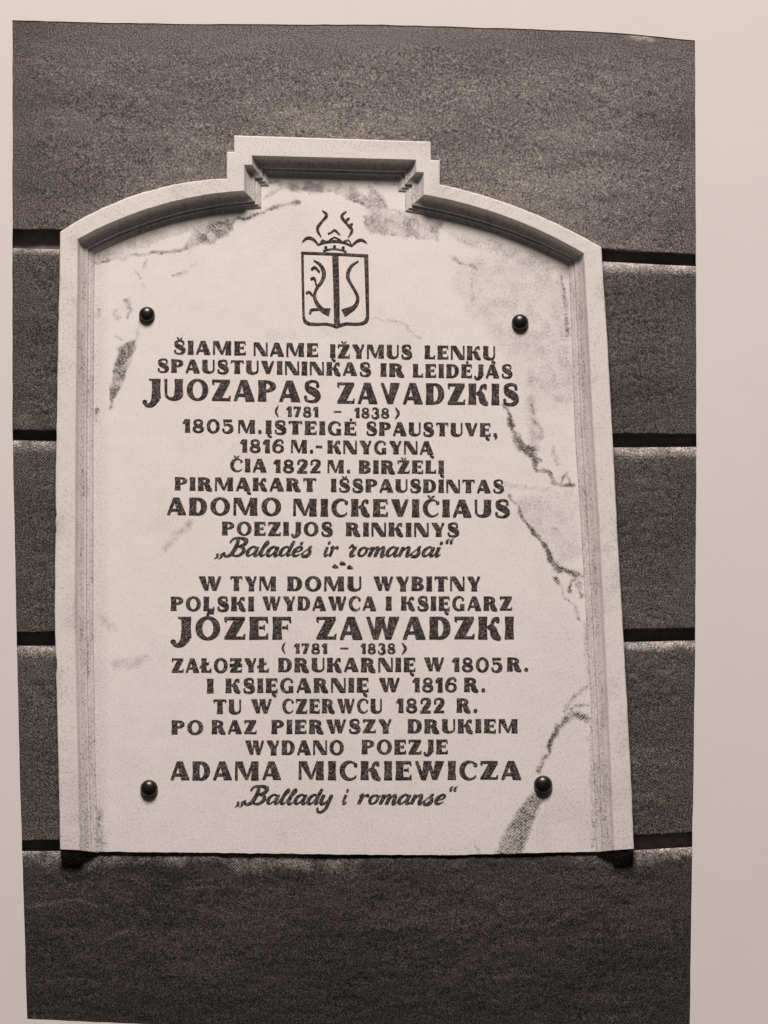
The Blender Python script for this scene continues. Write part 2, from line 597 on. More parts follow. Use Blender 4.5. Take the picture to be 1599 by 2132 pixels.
# upper left
patch([(381, 522), (400, 486), (419, 471), (438, 458), (466, 461), (490, 459), (474, 487), (459, 494), (419, 510)], .62)
vein([(200, 549), (272, 532), (347, 525), (381, 523)], .45, 3.5)
vein([(466, 464), (506, 455), (547, 444), (575, 430), (622, 421)], .55, 3.5, 5)
patch([(205, 530), (290, 495), (380, 470), (470, 452), (540, 442), (470, 456), (380, 482), (280, 522), (205, 548)], .22)
vein([(361, 573), (388, 564)], .4, 2.5); vein([(394, 557), (410, 553)], .3, 2.2)
vein([(308, 540), (297, 556)], .35, 2.5); vein([(281, 562), (293, 580)], .25, 2.5); vein([(296, 590), (300, 600)], .2, 2.2)
# round the left bolts
vein([(263, 626), (265, 640)], .5, 6); vein([(272, 646), (264, 662)], .4, 3.5); vein([(238, 646), (244, 660)], .28, 6)
vein([(292, 668), (284, 694)], .5, 4, 2.5); vein([(240, 700), (252, 703)], .45, 2.5)
patch([(250, 722), (277, 710), (280, 722), (272, 755), (260, 775), (252, 805), (240, 825), (229, 847), (232, 812), (240, 775), (246, 745)], .62)
vein([(281, 706), (290, 690)], .3, 3)
vein([(203, 850), (200, 882)], .35, 4); vein([(206, 640), (203, 660)], .3, 3)
# under the keystone
patch([(563, 378), (600, 380), (640, 378), (700, 385), (740, 392), (770, 420), (785, 450), (760, 432), (720, 405), (680, 396), (640, 402), (610, 394), (580, 388)], .5)
vein([(684, 391), (721, 404), (753, 423), (771, 441), (778, 462)], .45, 4)
vein([(768, 392), (793, 413), (809, 435), (837, 441)], .45, 4.5)
patch([(770, 392), (800, 412), (812, 436), (790, 450), (770, 430)], .35)
vein([(549, 416), (574, 398), (592, 391)], .4, 3)
vein([(625, 396), (645, 392), (668, 380)], .5, 6)
vein([(780, 382), (826, 384)], .3, 4)
patch([(855, 446), (920, 463), (905, 495), (886, 494), (810, 486), (768, 487), (769, 445)], .36)
vein([(762, 452), (768, 478)], .4, 4); vein([(812, 470), (818, 488)], .38, 4); vein([(846, 462), (858, 482)], .4, 5); vein([(885, 470), (905, 494)], .36, 6)
# right upper field
vein([(948, 540), (965, 548), (992, 556)], .35, 5); vein([(1010, 508), (1030, 520), (1052, 522)], .25, 6)
patch([(960, 560), (1060, 540), (1170, 560), (1185, 700), (1190, 820), (1120, 830), (1085, 760), (1040, 690), (985, 640)], .16, 30)
vein([(1165, 575), (1178, 620), (1182, 700)], .4, 4); vein([(980, 580), (985, 625)], .28, 5)
patch([(940, 490), (1040, 505), (1130, 540), (1180, 560), (1178, 580), (1100, 552), (1000, 515)], .25, 8)
vein([(776, 662), (848, 676), (872, 704)], .16, 3); vein([(1040, 590), (1050, 640)], .12, 14)
# right veins
vein([(1047, 845), (1061, 865), (1065, 884), (1077, 913), (1085, 932), (1108, 938)], .72, 4, 8, .4)
vein([(1085, 932), (1108, 945), (1112, 960), (1116, 976)], .72, 8, 5, .4)
vein([(1116, 974), (1141, 984), (1150, 1003), (1169, 1012), (1192, 1014)], .6, 4.5)
vein([(1075, 925), (1095, 945), (1125, 958)], .6, 6, 3)
vein([(1108, 840), (1110, 873), (1130, 898), (1124, 915)], .45, 4, 6)
vein([(1104, 790), (1108, 850), (1112, 935)], .22, 12)
vein([(1167, 1011), (1183, 986), (1186, 1008)], .5, 3)
vein([(1150, 780), (1165, 830)], .18, 10); vein([(1150, 930), (1160, 965)], .25, 6)
vein([(1050, 1010), (1100, 1014), (1150, 1018)], .2, 5)
vein([(1057, 1031), (1077, 1050), (1093, 1084), (1108, 1101)], .5, 5, 4)
vein([(1093, 1084), (1108, 1101), (1124, 1121), (1141, 1146), (1150, 1169), (1164, 1187)], .8, 4, 8, .35)
vein([(1164, 1183), (1181, 1188), (1200, 1197), (1212, 1200)], .7, 4, 6)
vein([(1198, 1200), (1186, 1216), (1187, 1232)], .5, 4); vein([(1200, 1203), (1209, 1239)], .6, 5)
vein([(1158, 1200), (1175, 1242), (1198, 1261), (1203, 1292)], .45, 3.5)
vein([(1133, 1106), (1170, 1100)], .18, 6); vein([(1120, 1080), (1190, 1060)], .15, 8); vein([(1160, 1140), (1195, 1120)], .15, 6)
patch([(1085, 1040), (1190, 1030), (1205, 1150), (1160, 1170), (1120, 1100)], .14, 15)
# lower right streak through the bolt
patch([(1110, 1652), (1130, 1658), (1112, 1700), (1096, 1733), (1084, 1790), (1027, 1790), (1064, 1721), (1092, 1680)], .58, 7, mott2 * .3 + .62)
vein([(1118, 1607), (1137, 1575), (1153, 1534), (1169, 1502), (1193, 1490), (1220, 1498)], .62, 5, 8, .45)
vein([(1177, 1480), (1193, 1453), (1220, 1429)], .5, 4.5); vein([(1190, 1474), (1222, 1468)], .45, 4)
vein([(990, 1760), (1000, 1776)], .3, 2.5)
# faint marks elsewhere
vein([(396, 1090), (372, 1112), (345, 1142)], .22, 8); vein([(240, 1385), (300, 1372)], .16, 10)
vein([(208, 1690), (206, 1770)], .35, 6); vein([(212, 1740), (214, 1774)], .3, 7); vein([(210, 1280), (240, 1310)], .12, 8)
vein([(1220, 1300), (1226, 1420)], .18, 6); vein([(1229, 1500), (1236, 1760)], .25, 5)
vein([(560, 700), (700, 690)], .05, 12)
VE += np.clip(fbm(X / 120, Y / 120, 3) - .52, 0, 1) * .15
VE += np.clip((X - 1040) / 200, 0, 1) * .05 + np.clip((Y - 1300) / 500, 0, 1) * .06
VE += .10 * np.clip((232 - X) / 25, 0, 1)

V = P(X.ravel(), Y.ravel(), np.full(X.size, TAB) + ((fbm(X / 70, Y / 70, 3) - .5) * 0.9).ravel())
faces = grid_faces(ny, nx)
cxy = np.stack([X.ravel(), Y.ravel()], 1)
cen = cxy[faces].mean(1)
keep = inside(cen[:, 0], cen[:, 1], poly)
faces = faces[keep]
used = np.unique(faces)
remap = -np.ones(len(V), int)
remap[used] = np.arange(len(used))
Vt = V[used]
Ft = [tuple(f) for f in remap[faces]]
vein_attr = VE.ravel()[used]
# bottom edge turned back to the wall
low = [(ny - 1) * nx + j for j in range(nx) if remap[(ny - 1) * nx + j] >= 0]
ext = P(X.ravel()[low], Y.ravel()[low] + 1.0, np.full(len(low), TAB - 2.0))
ext2 = P(X.ravel()[low], Y.ravel()[low], np.full(len(low), -10.0))
b0 = len(Vt)
Vt = np.concatenate([Vt, ext, ext2])
vein_attr = np.concatenate([vein_attr, vein_attr[remap[low]], vein_attr[remap[low]]])
L = len(low)
for j in range(L - 1):
    a0, a1 = remap[low[j]], remap[low[j + 1]]
    Ft.append((a0, b0 + j, b0 + j + 1, a1))
    Ft.append((b0 + j, b0 + L + j, b0 + L + j + 1, b0 + j + 1))
tablet = obj('tablet', Vt, Ft, M_TABLET, plaque, smooth=False, attr={'vein': np.clip(vein_attr * 1.25, 0, 1)})


# ------------------------------------------------------------------ lettering
def smooth_pts(pts, k=6):
    p = np.array(pts, float)
    if len(p) < 3:
        return p
    q = np.vstack([2 * p[0] - p[1], p, 2 * p[-1] - p[-2]])
    out = []
    for i in range(1, len(q) - 2):
        for t in np.linspace(0, 1, k, endpoint=False):
            a_, b_, c_, d_ = q[i - 1], q[i], q[i + 1], q[i + 2]
            out.append(.5 * (2 * b_ + (c_ - a_) * t + (2 * a_ - 5 * b_ + 4 * c_ - d_) * t * t + (3 * b_ - a_ - 3 * c_ + d_) * t ** 3))
    out.append(q[-2])
    return np.array(out)


def stroke(pts, ws, k=6):
    """strip (list of point pairs) along a smooth line with a width per point"""
    p = np.array([(x, y, w) for (x, y), w in zip(pts, ws)], float)
    s = smooth_pts(p, k)
    tg = np.gradient(s[:, :2], axis=0)
    tg /= np.linalg.norm(tg, axis=1)[:, None] + 1e-9
    nrm = np.stack([-tg[:, 1], tg[:, 0]], 1)
    w = np.maximum(s[:, 2], .01)[:, None] / 2
    return [(tuple(a), tuple(b)) for a, b in zip(s[:, :2] + nrm * w, s[:, :2] - nrm * w)]


def quad(a, b, c, d):
    return [(a, d), (b, c)]


def ring(cx, cy, rx, ry, icx, irx, iry, a0, a1, n=18):
    out = []
    for i in range(n + 1):
        t = math.radians(a0 + (a1 - a0) * i / n)
        c, s = math.cos(t), math.sin(t)
        out.append(((cx + rx * c, cy + ry * s), (icx + irx * c, cy + iry * s)))
    return out


def dot(cx, cy, rx, ry=None):
    ry = ry or rx
    out = []
    for i in range(7):
        t = math.pi * i / 6
        out.append(((cx - rx * math.cos(t), cy + ry * math.sin(t)), (cx - rx * math.cos(t), cy - ry * math.sin(t))))
    return out


TK, TN = .405, .13


def stem(x=0.0, y0=0.0, y1=1.0, w=TK):
    return [((x, y1), (x + w, y1)), ((x + w * .06, (y0 + y1) / 2), (x + w * .94, (y0 + y1) / 2)), ((x - w * .03, y0), (x + w * 1.02, y0))]


def S_shape():
    return [stroke([(.70, .74), (.64, .93), (.40, .99), (.17, .86), (.24, .62), (.52, .46), (.68, .27), (.58, .06), (.34, .01), (.13, .08), (.08, .24)],
                   [.12, .12, .11, .20, .32, .36, .30, .18, .11, .12, .12]), dot(.67, .77, .085), dot(.10, .21, .085)]


def G_(ch):
    """unit glyph: (strips, width)"""
    if ch == 'I': return [stem()], TK
    if ch == 'A': return [quad((.32, 1), (.64, 1), (1.0, 0), (.56, 0)), quad((.32, 1), (.44, .84), (.15, 0), (-.02, 0)), quad((.2, .34), (.72, .34), (.76, .21), (.16, .21))], .98
    if ch == 'B': return [stem(), ring(.36, .76, .44, .24, .36, .17, .14, -90, 90), ring(.36, .27, .50, .27, .36, .20, .16, -90, 90)], .86
    if ch == 'C': return [ring(.48, .5, .48, .53, .57, .30, .43, 48, 322, 22), dot(.80, .80, .10)], .88
    if ch == 'D': return [stem(), quad((.34, 1), (.48, 1), (.48, .89), (.34, .89)), quad((.34, .11), (.48, .11), (.48, 0), (.34, 0)),
                          ring(.47, .5, .47, .5, .44, .18, .40, -90, 90)], .94
    if ch in 'EF':
        s = [stem(), quad((.40, 1), (.78, 1), (.78, .88), (.40, .88)), quad((.66, .9), (.78, .9), (.80, .74), (.72, .76)),
             quad((.40, .57), (.66, .57), (.66, .46), (.40, .46)), quad((.58, .64), (.66, .64), (.66, .40), (.61, .42))]
        if ch == 'E': s += [quad((.40, .12), (.80, .12), (.80, 0), (.40, 0)), quad((.72, .24), (.80, .26), (.80, .1), (.68, .1))]
        return s, .80
    if ch == 'G': return [ring(.48, .5, .48, .53, .55, .29, .43, 48, 300, 22), dot(.78, .80, .09), stem(.56, .02, .44, .34)], .94
    if ch == 'J': return [stem(.28, .16, 1.0, .40), stroke([(.05, .04), (.10, -.08), (.30, -.06), (.48, .20)], [.08, .13, .22, .38]), dot(.06, .04, .09)], .68
    if ch == 'j': return [stem(.40, .06, 1.0, .44), quad((.26, 1), (.42, 1), (.42, .93), (.30, .93)),
                          stroke([(.06, -.12), (.16, -.27), (.42, -.22), (.62, .10)], [.10, .14, .26, .42]), dot(.08, -.12, .12, .10)], .84
    if ch == 'K': return [stem(), stroke([(.40, .50), (.58, .62), (.68, .86), (.86, .92), (.88, .80)], [.12, .14, .15, .13, .12]), dot(.86, .82, .085),
                          stroke([(.46, .55), (.64, .46), (.74, .18), (.98, 0)], [.13, .30, .34, .14])], 1.0
    if ch in 'LŁ':
        s = [stem(), quad((.40, .12), (.76, .12), (.76, 0), (.40, 0)), quad((.66, .25), (.76, .27), (.76, .1), (.60, .1))]
        if ch == 'Ł': s.append(quad((-.12, .44), (.58, .74), (.58, .60), (-.12, .30)))
        return s, .76
    if ch == 'M': return [quad((.02, 1), (.15, .96), (.16, 0), (0, 0)), quad((.02, 1), (.42, 1), (.70, .03), (.56, .03)),
                          quad((.62, .22), (.90, 1), (.98, .86), (.70, .03)), stem(.86)], 1.30
    if ch == 'N': return [quad((0, 1), (.14, .94), (.15, 0), (0, 0)), quad((0, 1), (.40, 1), (1.0, 0), (.62, 0)), quad((.86, 1), (1.0, 1), (1.0, 0), (.88, .18))], 1.0
    if ch == 'O': return [ring(.52, .5, .52, .53, .52, .23, .42, 0, 360, 30)], 1.04
    if ch == 'P': return [stem(), ring(.38, .72, .48, .28, .38, .19, .17, -90, 90)], .86
    if ch == 'R': return [stem(), ring(.38, .74, .46, .26, .38, .18, .15, -90, 90), stroke([(.44, .50), (.62, .40), (.72, .16), (.98, 0)], [.14, .34, .38, .12])], 1.0
    if ch == 'S': return S_shape(), .80
    if ch == 'T': return [quad((0, 1), (.90, 1), (.90, .89), (0, .89)), stem(.24, 0, .9, .42), quad((0, .96), (.08, .9), (.10, .76), (-.02, .84)),
                          quad((.82, .9), (.90, .96), (.92, .84), (.80, .76))], .90
    if ch == 'U': return [stem(0, .30, 1, .40), quad((.74, 1), (.88, 1), (.88, .3), (.75, .3)), ring(.44, .31, .44, .33, .57, .18, .20, 180, 360)], .88
    if ch == 'u': return [stem(.48, .30, 1, .42), quad((0, 1), (.15, 1), (.15, .3), (.02, .3)), ring(.46, .31, .44, .33, .32, .17, .20, 180, 360)], .90
    if ch == 'V': return [quad((0, 1), (.44, 1), (.62, .02), (.36, .02)), quad((.76, 1), (.94, 1), (.62, .02), (.48, .30))], .94
    if ch == 'v': return [quad((0, 1), (.16, 1), (.58, .02), (.34, .02)), quad((.50, 1), (.98, 1), (.62, .0), (.36, .0))], .98
    if ch == 'W': return [quad((0, 1), (.40, 1), (.58, .02), (.34, .02)), quad((.58, .88), (.68, 1), (.58, .02), (.50, .25)),
                          quad((.54, 1), (.94, 1), (1.06, .02), (.82, .02)), quad((1.18, 1), (1.36, 1), (1.06, .02), (.96, .26))], 1.36
    if ch == 'w': return [quad((0, 1), (.16, 1), (.50, .02), (.30, .02)), quad((.42, 1), (.84, 1), (.54, .0), (.32, .0)),
                          quad((.66, .78), (.78, .9), (1.06, .02), (.84, .02)), quad((1.0, 1), (1.46, 1), (1.10, .0), (.86, .0))], 1.46
    if ch == 'Y': return [quad((0, 1), (.40, 1), (.70, .48), (.32, .42)), quad((.72, 1), (.92, 1), (.70, .48), (.60, .52)), stem(.30, 0, .5, .42)], .92
    if ch in 'ZƵ':
        s = [quad((.02, 1), (.86, 1), (.86, .89), (.02, .89)), quad((.44, .92), (.88, .92), (.44, .06), (0, .06)),
             quad((0, .11), (.88, .11), (.88, 0), (0, 0)), quad((.0, .98), (.10, .92), (.12, .74), (.0, .82)), quad((.78, .1), (.88, .1), (.90, .24), (.80, .20))]
        if ch == 'Ƶ': s.append(quad((-.04, .60), (.92, .60), (.92, .42), (-.04, .42)))
        return s, .88
    if ch == '0': return [ring(.48, .5, .48, .53, .48, .22, .42, 0, 360, 30)], .96
    if ch == '1': return [stem(.12, 0, 1, .38), quad((.12, 1), (.2, .98), (.16, .66), (-.08, .72))], .50
    if ch == '2': return [stroke([(.10, .70), (.16, .92), (.44, 1.0), (.68, .84), (.56, .54), (.22, .14)], [.14, .12, .12, .28, .32, .28]),
                          quad((.02, .13), (.80, .13), (.80, 0), (.02, 0)), dot(.13, .72, .10)], .82
    if ch == '3': return [stroke([(.08, .82), (.24, .98), (.50, .95), (.62, .76), (.46, .56), (.30, .52)], [.12, .12, .16, .26, .18, .10]),
                          stroke([(.30, .53), (.56, .46), (.66, .24), (.46, .02), (.2, .02), (.06, .2)], [.10, .20, .30, .18, .12, .12]), dot(.08, .2, .1)], .78
    if ch == '5': return [quad((.08, 1), (.74, 1), (.70, .86), (.08, .86)), quad((.08, .98), (.22, .98), (.24, .54), (.12, .52)),
                          stroke([(.14, .54), (.40, .62), (.66, .44), (.64, .16), (.40, .0), (.16, .04), (.06, .2)], [.10, .14, .26, .30, .16, .12, .12]), dot(.09, .2, .1)], .82
    if ch == '6': return [ring(.44, .31, .44, .34, .44, .20, .22, 0, 360, 24), stroke([(.80, .84), (.60, .98), (.30, .86), (.14, .50), (.14, .30)], [.12, .12, .22, .28, .24]), dot(.76, .82, .10)], .90
    if ch == '7': return [quad((.0, 1), (.74, 1), (.74, .86), (0, .86)), quad((.40, .9), (.74, .9), (.44, 0), (.12, 0)), quad((0, .98), (.1, .9), (.12, .72), (0, .78))], .76
    if ch == '8': return [ring(.42, .76, .36, .26, .42, .15, .15, 0, 360, 22), ring(.42, .27, .42, .29, .42, .19, .17, 0, 360, 22),
                          stroke([(.14, .78), (.30, .56), (.60, .44), (.72, .24)], [.16, .22, .24, .18])], .86
    if ch == '(': return [stroke([(.30, 1.08), (.06, .5), (.30, -.08)], [.08, .22, .08])], .36
    if ch == ')': return [stroke([(.04, 1.08), (.28, .5), (.04, -.08)], [.08, .22, .08])], .36
    if ch == '-': return [quad((0, .56), (.52, .56), (.52, .44), (0, .44))], .56
    if ch == '.': return [dot(.16, .12, .14, .13)], .32
    if ch == ',': return [dot(.16, .12, .14, .13), stroke([(.24, .12), (.26, -.05), (.10, -.22)], [.14, .10, .04])], .34
    raise KeyError(ch)


BASE = {'Š': ('S', 'caron'), 'Ž': ('Z', 'caron'), 'Č': ('C', 'caron'), 'Į': ('I', 'ogo'), 'Ų': ('U', 'ogo'), 'Ą': ('A', 'ogo'), 'Ę': ('E', 'ogo'),
        'Ė': ('E', 'dot'), 'Ó': ('O', 'acute')}


def glyph(ch):
    if ch in BASE:
        b_, acc = BASE[ch]
        s, w = G_(b_)
        s = list(s)
        c = w / 2
        if acc == 'caron':
            s += [quad((c - .22, 1.24), (c - .08, 1.24), (c + .02, 1.07), (c - .05, 1.07)), quad((c + .02, 1.16), (c + .18, 1.24), (c + .24, 1.2), (c + .02, 1.07))]
        if acc == 'dot': s += [dot(c + .04, 1.17, .10, .09)]
        if acc == 'acute': s += [stroke([(c - .02, 1.04), (c + .04, 1.2), (c + .26, 1.22)], [.10, .12, .12])]
        if acc == 'ogo':
            x = {'A': .88, 'E': .56, 'I': .26, 'U': .74}[b_]
            s += [stroke([(x, .02), (x - .10, -.13), (x + .02, -.24)], [.12, .11, .11]), dot(x + .06, -.23, .11, .09)]
        return s, w
    return G_(ch)


def script_glyph(ch):
    """upright pen letters, slanted later; x height .52"""
    k, h = .155, .06
    bowl = stroke([(.40, .46), (.24, .53), (.08, .36), (.08, .12), (.20, .0), (.34, .14), (.42, .40)], [h, .09, k, k, .08, h, h])
    leg = stroke([(.46, .52), (.44, .22), (.46, .05), (.54, .0), (.64, .12)], [k, k, .13, .08, .04])
    if ch == 'a': return [bowl, leg], .56
    if ch == 'd': return [bowl, stroke([(.50, .86), (.46, .5), (.44, .16), (.48, .02), (.64, .12)], [.14, k, k, .10, .04])], .56
    if ch == 'l': return [stroke([(.20, .88), (.14, .72), (.10, .40), (.10, .12), (.20, .0), (.34, .12)], [.07, .13, k, k, .09, .04]),
                          stroke([(-.06, .16), (.20, .55), (.28, .76), (.20, .88)], [.04, .05, .06, .06])], .28
    if ch == 'i': return [stroke([(.10, .52), (.08, .22), (.10, .05), (.18, .0), (.30, .12)], [k, k, .13, .08, .04]), dot(.12, .76, .085)], .26
    if ch == 'r': return [stroke([(-.04, .44), (.10, .52), (.10, .25), (.08, .0)], [.05, .14, k, k]), stroke([(.10, .24), (.22, .46), (.36, .50), (.38, .40)], [.05, .06, .13, .08])], .40
    if ch == 'z': return [stroke([(-.06, .44), (.04, .62), (.14, .52), (.28, .50)], [.05, .12, .10, .06]), stroke([(.28, .52), (.16, .25), (.16, .06), (.26, 0), (.38, .10)], [.10, k, k, .09, .04])], .36
    if ch == 'o': return [ring(.24, .26, .24, .28, .25, .11, .21, 0, 360, 20), stroke([(.38, .46), (.52, .44), (.60, .52)], [.06, .05, .04])], .50
    if ch == 'n': return [stroke([(.10, .53), (.09, .25), (.07, .0)], [k, k, k]), stroke([(.10, .22), (.26, .48), (.40, .48), (.42, .22), (.42, .05), (.50, .0), (.60, .12)], [.04, .07, .14, k, .13, .08, .04])], .54
    if ch == 'm': return [stroke([(.10, .53), (.09, .25), (.07, .0)], [k, k, k]), stroke([(.10, .22), (.24, .48), (.36, .48), (.38, .25), (.36, 0)], [.04, .07, .13, k, k]),
                          stroke([(.38, .22), (.52, .48), (.64, .48), (.66, .22), (.66, .05), (.74, .0), (.84, .12)], [.04, .07, .13, k, .13, .08, .04])], .78
    if ch in 'eė':
        s = [stroke([(.08, .22), (.30, .28), (.40, .42), (.26, .53), (.09, .36), (.08, .12), (.22, .0), (.44, .12)], [.05, .06, .10, .10, k, k, .09, .04])]
        if ch == 'ė': s.append(dot(.28, .74, .08))
        return s, .42
    if ch == 's': return [stroke([(-.02, .12), (.20, .40), (.34, .56)], [.05, .05, .06]), stroke([(.34, .58), (.26, .46), (.36, .22), (.28, .02), (.08, .0), (.02, .10)], [.08, .12, k, k, .09, .06]), dot(.04, .10, .06)], .46
    if ch == 'y': return [stroke([(.08, .52), (.06, .22), (.14, .02), (.30, .08), (.42, .30)], [k, k, .13, .07, .06]),
                          stroke([(.46, .52), (.44, .10), (.42, -.26), (.26, -.46), (.06, -.40), (.04, -.28)], [k, k, .13, .09, .07, .06]), dot(.04, -.28, .06)], .60
    if ch == 'B': return [stroke([(.34, .92), (.36, .5), (.26, .10), (.06, -.02), (-.10, .10)], [.15, .18, .17, .09, .08]), dot(-.09, .12, .08),
                          stroke([(-.02, .78), (.10, 1.0), (.44, 1.03), (.74, .90), (.70, .66), (.42, .54)], [.09, .08, .10, .17, .15, .05]),
                          stroke([(.42, .54), (.72, .46), (.82, .24), (.66, .02), (.40, .02), (.40, .14)], [.05, .12, .18, .13, .07, .05])], .90
    if ch == '„': return [dot(.06, .06, .07), stroke([(.10, .06), (.10, -.08), (-.02, -.18)], [.09, .07, .03]), dot(.26, .06, .07), stroke([(.30, .06), (.30, -.08), (.18, -.18)], [.09, .07, .03])], .38
    if ch == '“': return [dot(.06, .80, .07), stroke([(.02, .80), (.02, .92), (.12, 1.02)], [.09, .07, .03]), dot(.26, .80, .07), stroke([(.22, .80), (.22, .92), (.32, 1.02)], [.09, .07, .03])], .36
    raise KeyError(ch)


def script_heavy(ch):
    s, w = script_glyph(ch)
    out = []
    for st in s:
        q = []
        for (ax, ay), (bx, by) in st:
            mx, my = (ax + bx) / 2, (ay + by) / 2
            if math.hypot(ax - bx, ay - by) > .3:
                q.append(((ax, ay), (bx, by)))
            else:
                q.append(((mx + (ax - mx) * 1.12, my + (ay - my) * 1.12), (mx + (bx - mx) * 1.12, my + (by - my) * 1.12)))
        out.append(q)
    return out, w


class Ink:
    """collects painted strips in photo pixels and lays them on the tablet"""
    def __init__(self):
        self.v, self.d, self.f, self.k = [], [], [], 0

    def strip(self, pairs):
        b_ = len(self.v)
        lvl = TAB + 1.3 + 0.12 * (self.k % 7)
        self.k += 1
        for a_, c_ in pairs:
            self.v += [a_, c_]
            self.d += [lvl, lvl]
        for i in range(len(pairs) - 1):
            q = [b_ + 2 * i, b_ + 2 * i + 1, b_ + 2 * i + 3, b_ + 2 * i + 2]
            # keep the painted side towards the street (photo y runs down)
            p = [self.v[j] for j in q]
            ar = sum(p[j][0] * p[(j + 1) % 4][1] - p[(j + 1) % 4][0] * p[j][1] for j in range(4))
            self.f.append(tuple(q) if ar < 0 else tuple(q[::-1]))

    def word(self, text, x0, x1, y0, y1, h, gfun=glyph, gap=.165, slant=0.0, gaps=None):
        items, x = [], 0.0
        for ch in text:
            if ch == ' ':
                x += .45
                continue
            s, w = gfun(ch)
            items.append((s, x))
            x += w + gap
        tot = x - gap
        if slant:
            tot += slant * .75
        sx = (x1 - x0) / (tot * h)
        for s, gx in items:
            for st in s:
                out = []
                for pr in st:
                    q = []
                    for (ux, uy) in pr:
                        X_ = x0 + (gx + ux + slant * uy) * h * sx
                        base = y0 + (y1 - y0) * (X_ - x0) / max(x1 - x0, 1)
                        q.append((X_, base - uy * h))
                    out.append(tuple(q))
                self.strip(out)

    def build(self, name, parent):
        a_ = np.array(self.v)
        return obj(name, P(a_[:, 0], a_[:, 1], np.array(self.d)), self.f, M_PAINT, parent)


LINES = [
    (27.5, [('ŠIAME', 361.5, 512, 736, 738), ('NAME', 528, 662.5, 740, 742), ('ĮŽYMUS', 687, 857.5, 744, 745.5), ('LENKŲ', 884, 1031, 746.5, 748)]),
    (27, [('SPAUSTUVININKAS', 327.5, 772, 774, 782), ('IR', 792, 842, 783, 783.5), ('LEIDĖJAS', 859.5, 1066.5, 784.5, 786)]),
    (43, [('juOZAPAS', 298, 667, 831, 836), ('ZAvADZKIS', 702, 1079.5, 839, 842)]),
    (20.5, [('(', 573, 581, 866, 866), ('1781', 597, 663, 866.5, 867.5), ('-', 695, 712, 867, 867), ('1838', 738.5, 811, 869, 870), (')', 822, 832, 870, 870)]),
    (27, [('1805', 381.6, 486, 899.5, 900), ('M.', 495.6, 545.5, 901, 901.5), ('ĮSTEIGĖ', 553, 742, 902, 905), ('SPAUSTUVĘ,', 762, 1036, 905, 908)]),
    (26.5, [('1816', 501, 592, 941, 941.5), ('M.-', 605.7, 672, 942, 942.5), ('KNYGYNĄ', 681.5, 902, 943, 945)]),
    (26.5, [('ČIA', 479, 555, 981, 981.5), ('1822', 570.5, 668, 983, 984), ('M.', 681.7, 730, 984, 984), ('BIRŽELĮ', 747, 924.5, 984.5, 985)]),
    (26.5, [('PIRMĄKART', 363.8, 658.4, 1019.5, 1022), ('IŠSPAUSDINTAS', 689, 1049, 1023, 1025.5)]),
    (35.5, [('ADOMO', 348, 585.5, 1071, 1072), ('MICKEVIČIAuS', 610, 1061, 1073.5, 1076)]),
    (27.5, [('POEZIJOS', 462, 692.4, 1113.4, 1114.5), ('RINKINYS', 720, 955.5, 1115, 1116)]),
    ('script', [('„Baladės', 449, 657, 1156.5, 1157), ('ir', 672, 707, 1157, 1157), ('zomansai“', 722.6, 943, 1157.2, 1157.5)]),
    ('star', []),
    (29, [('W', 413.7, 461, 1228.7, 1228.7), ('TYM', 479.7, 575.7, 1228.7, 1229), ('DOMU', 598, 752.3, 1229, 1229), ('WYBITNY', 777.7, 1000, 1229, 1229)]),
    (28.5, [('POLSKI', 355.4, 529, 1270.5, 1270.5), ('WYDAWCA', 546, 783, 1270, 1270), ('I', 803, 815.7, 1270, 1270), ('KSIĘGARZ', 834.8, 1066, 1270, 1270)]),
    (46, [('jÓZEF', 356.6, 607, 1330, 1330), ('ZAwADZKI', 658.4, 1070, 1330, 1329.5)]),
    (20.5, [('(', 587, 595, 1359, 1359), ('1781', 613, 681.5, 1360, 1360), ('-', 708, 727, 1359.5, 1359.5), ('1838', 751.6, 824, 1360, 1360), (')', 836, 846.6, 1360, 1360)]),
    (28.5, [('ZAŁOƵYŁ', 357.5, 560, 1399, 1398.5), ('DRUKARNIĘ', 579, 865, 1398, 1397.5), ('W', 882.5, 925, 1397, 1397), ('1805', 942.5, 1046, 1397.5, 1397.5), ('R.', 1055.5, 1100.5, 1397, 1397)]),
    (29, [('I', 430.6, 445, 1442, 1442), ('KSIĘGARNIĘ', 469.6, 767.5, 1441.5, 1440), ('W', 788.7, 832.5, 1440, 1440), ('1816', 860, 952, 1440, 1439.5), ('R.', 966, 1011, 1439.5, 1439.5)]),
    (29, [('TU', 444.6, 502, 1485, 1485), ('W', 522.6, 566, 1484.5, 1484), ('CZERWCU', 587.6, 795, 1484, 1483.5), ('1822', 826, 925.5, 1483, 1483), ('R.', 950.5, 994.5, 1482.5, 1482.5)]),
    (28, [('PO', 357, 423, 1527.5, 1527.5), ('RAZ', 440.6, 534, 1527, 1527), ('PIERWSZY', 565, 815.5, 1526.5, 1525), ('DRUKIEM', 848.7, 1078.7, 1525, 1525)]),
    (29, [('WYDANO', 510.5, 716, 1570.5, 1570), ('POEZJE', 753, 932.5, 1569, 1568.5)]),
    (38, [('ADAMA', 355.5, 585, 1623, 1623), ('MICKIEwICZA', 621.3, 1085, 1622.5, 1622)]),
    ('script', [('„Ballady', 492, 700, 1673, 1673), ('i', 711, 728, 1673, 1673), ('romanse“', 743, 951, 1673, 1673)]),
]
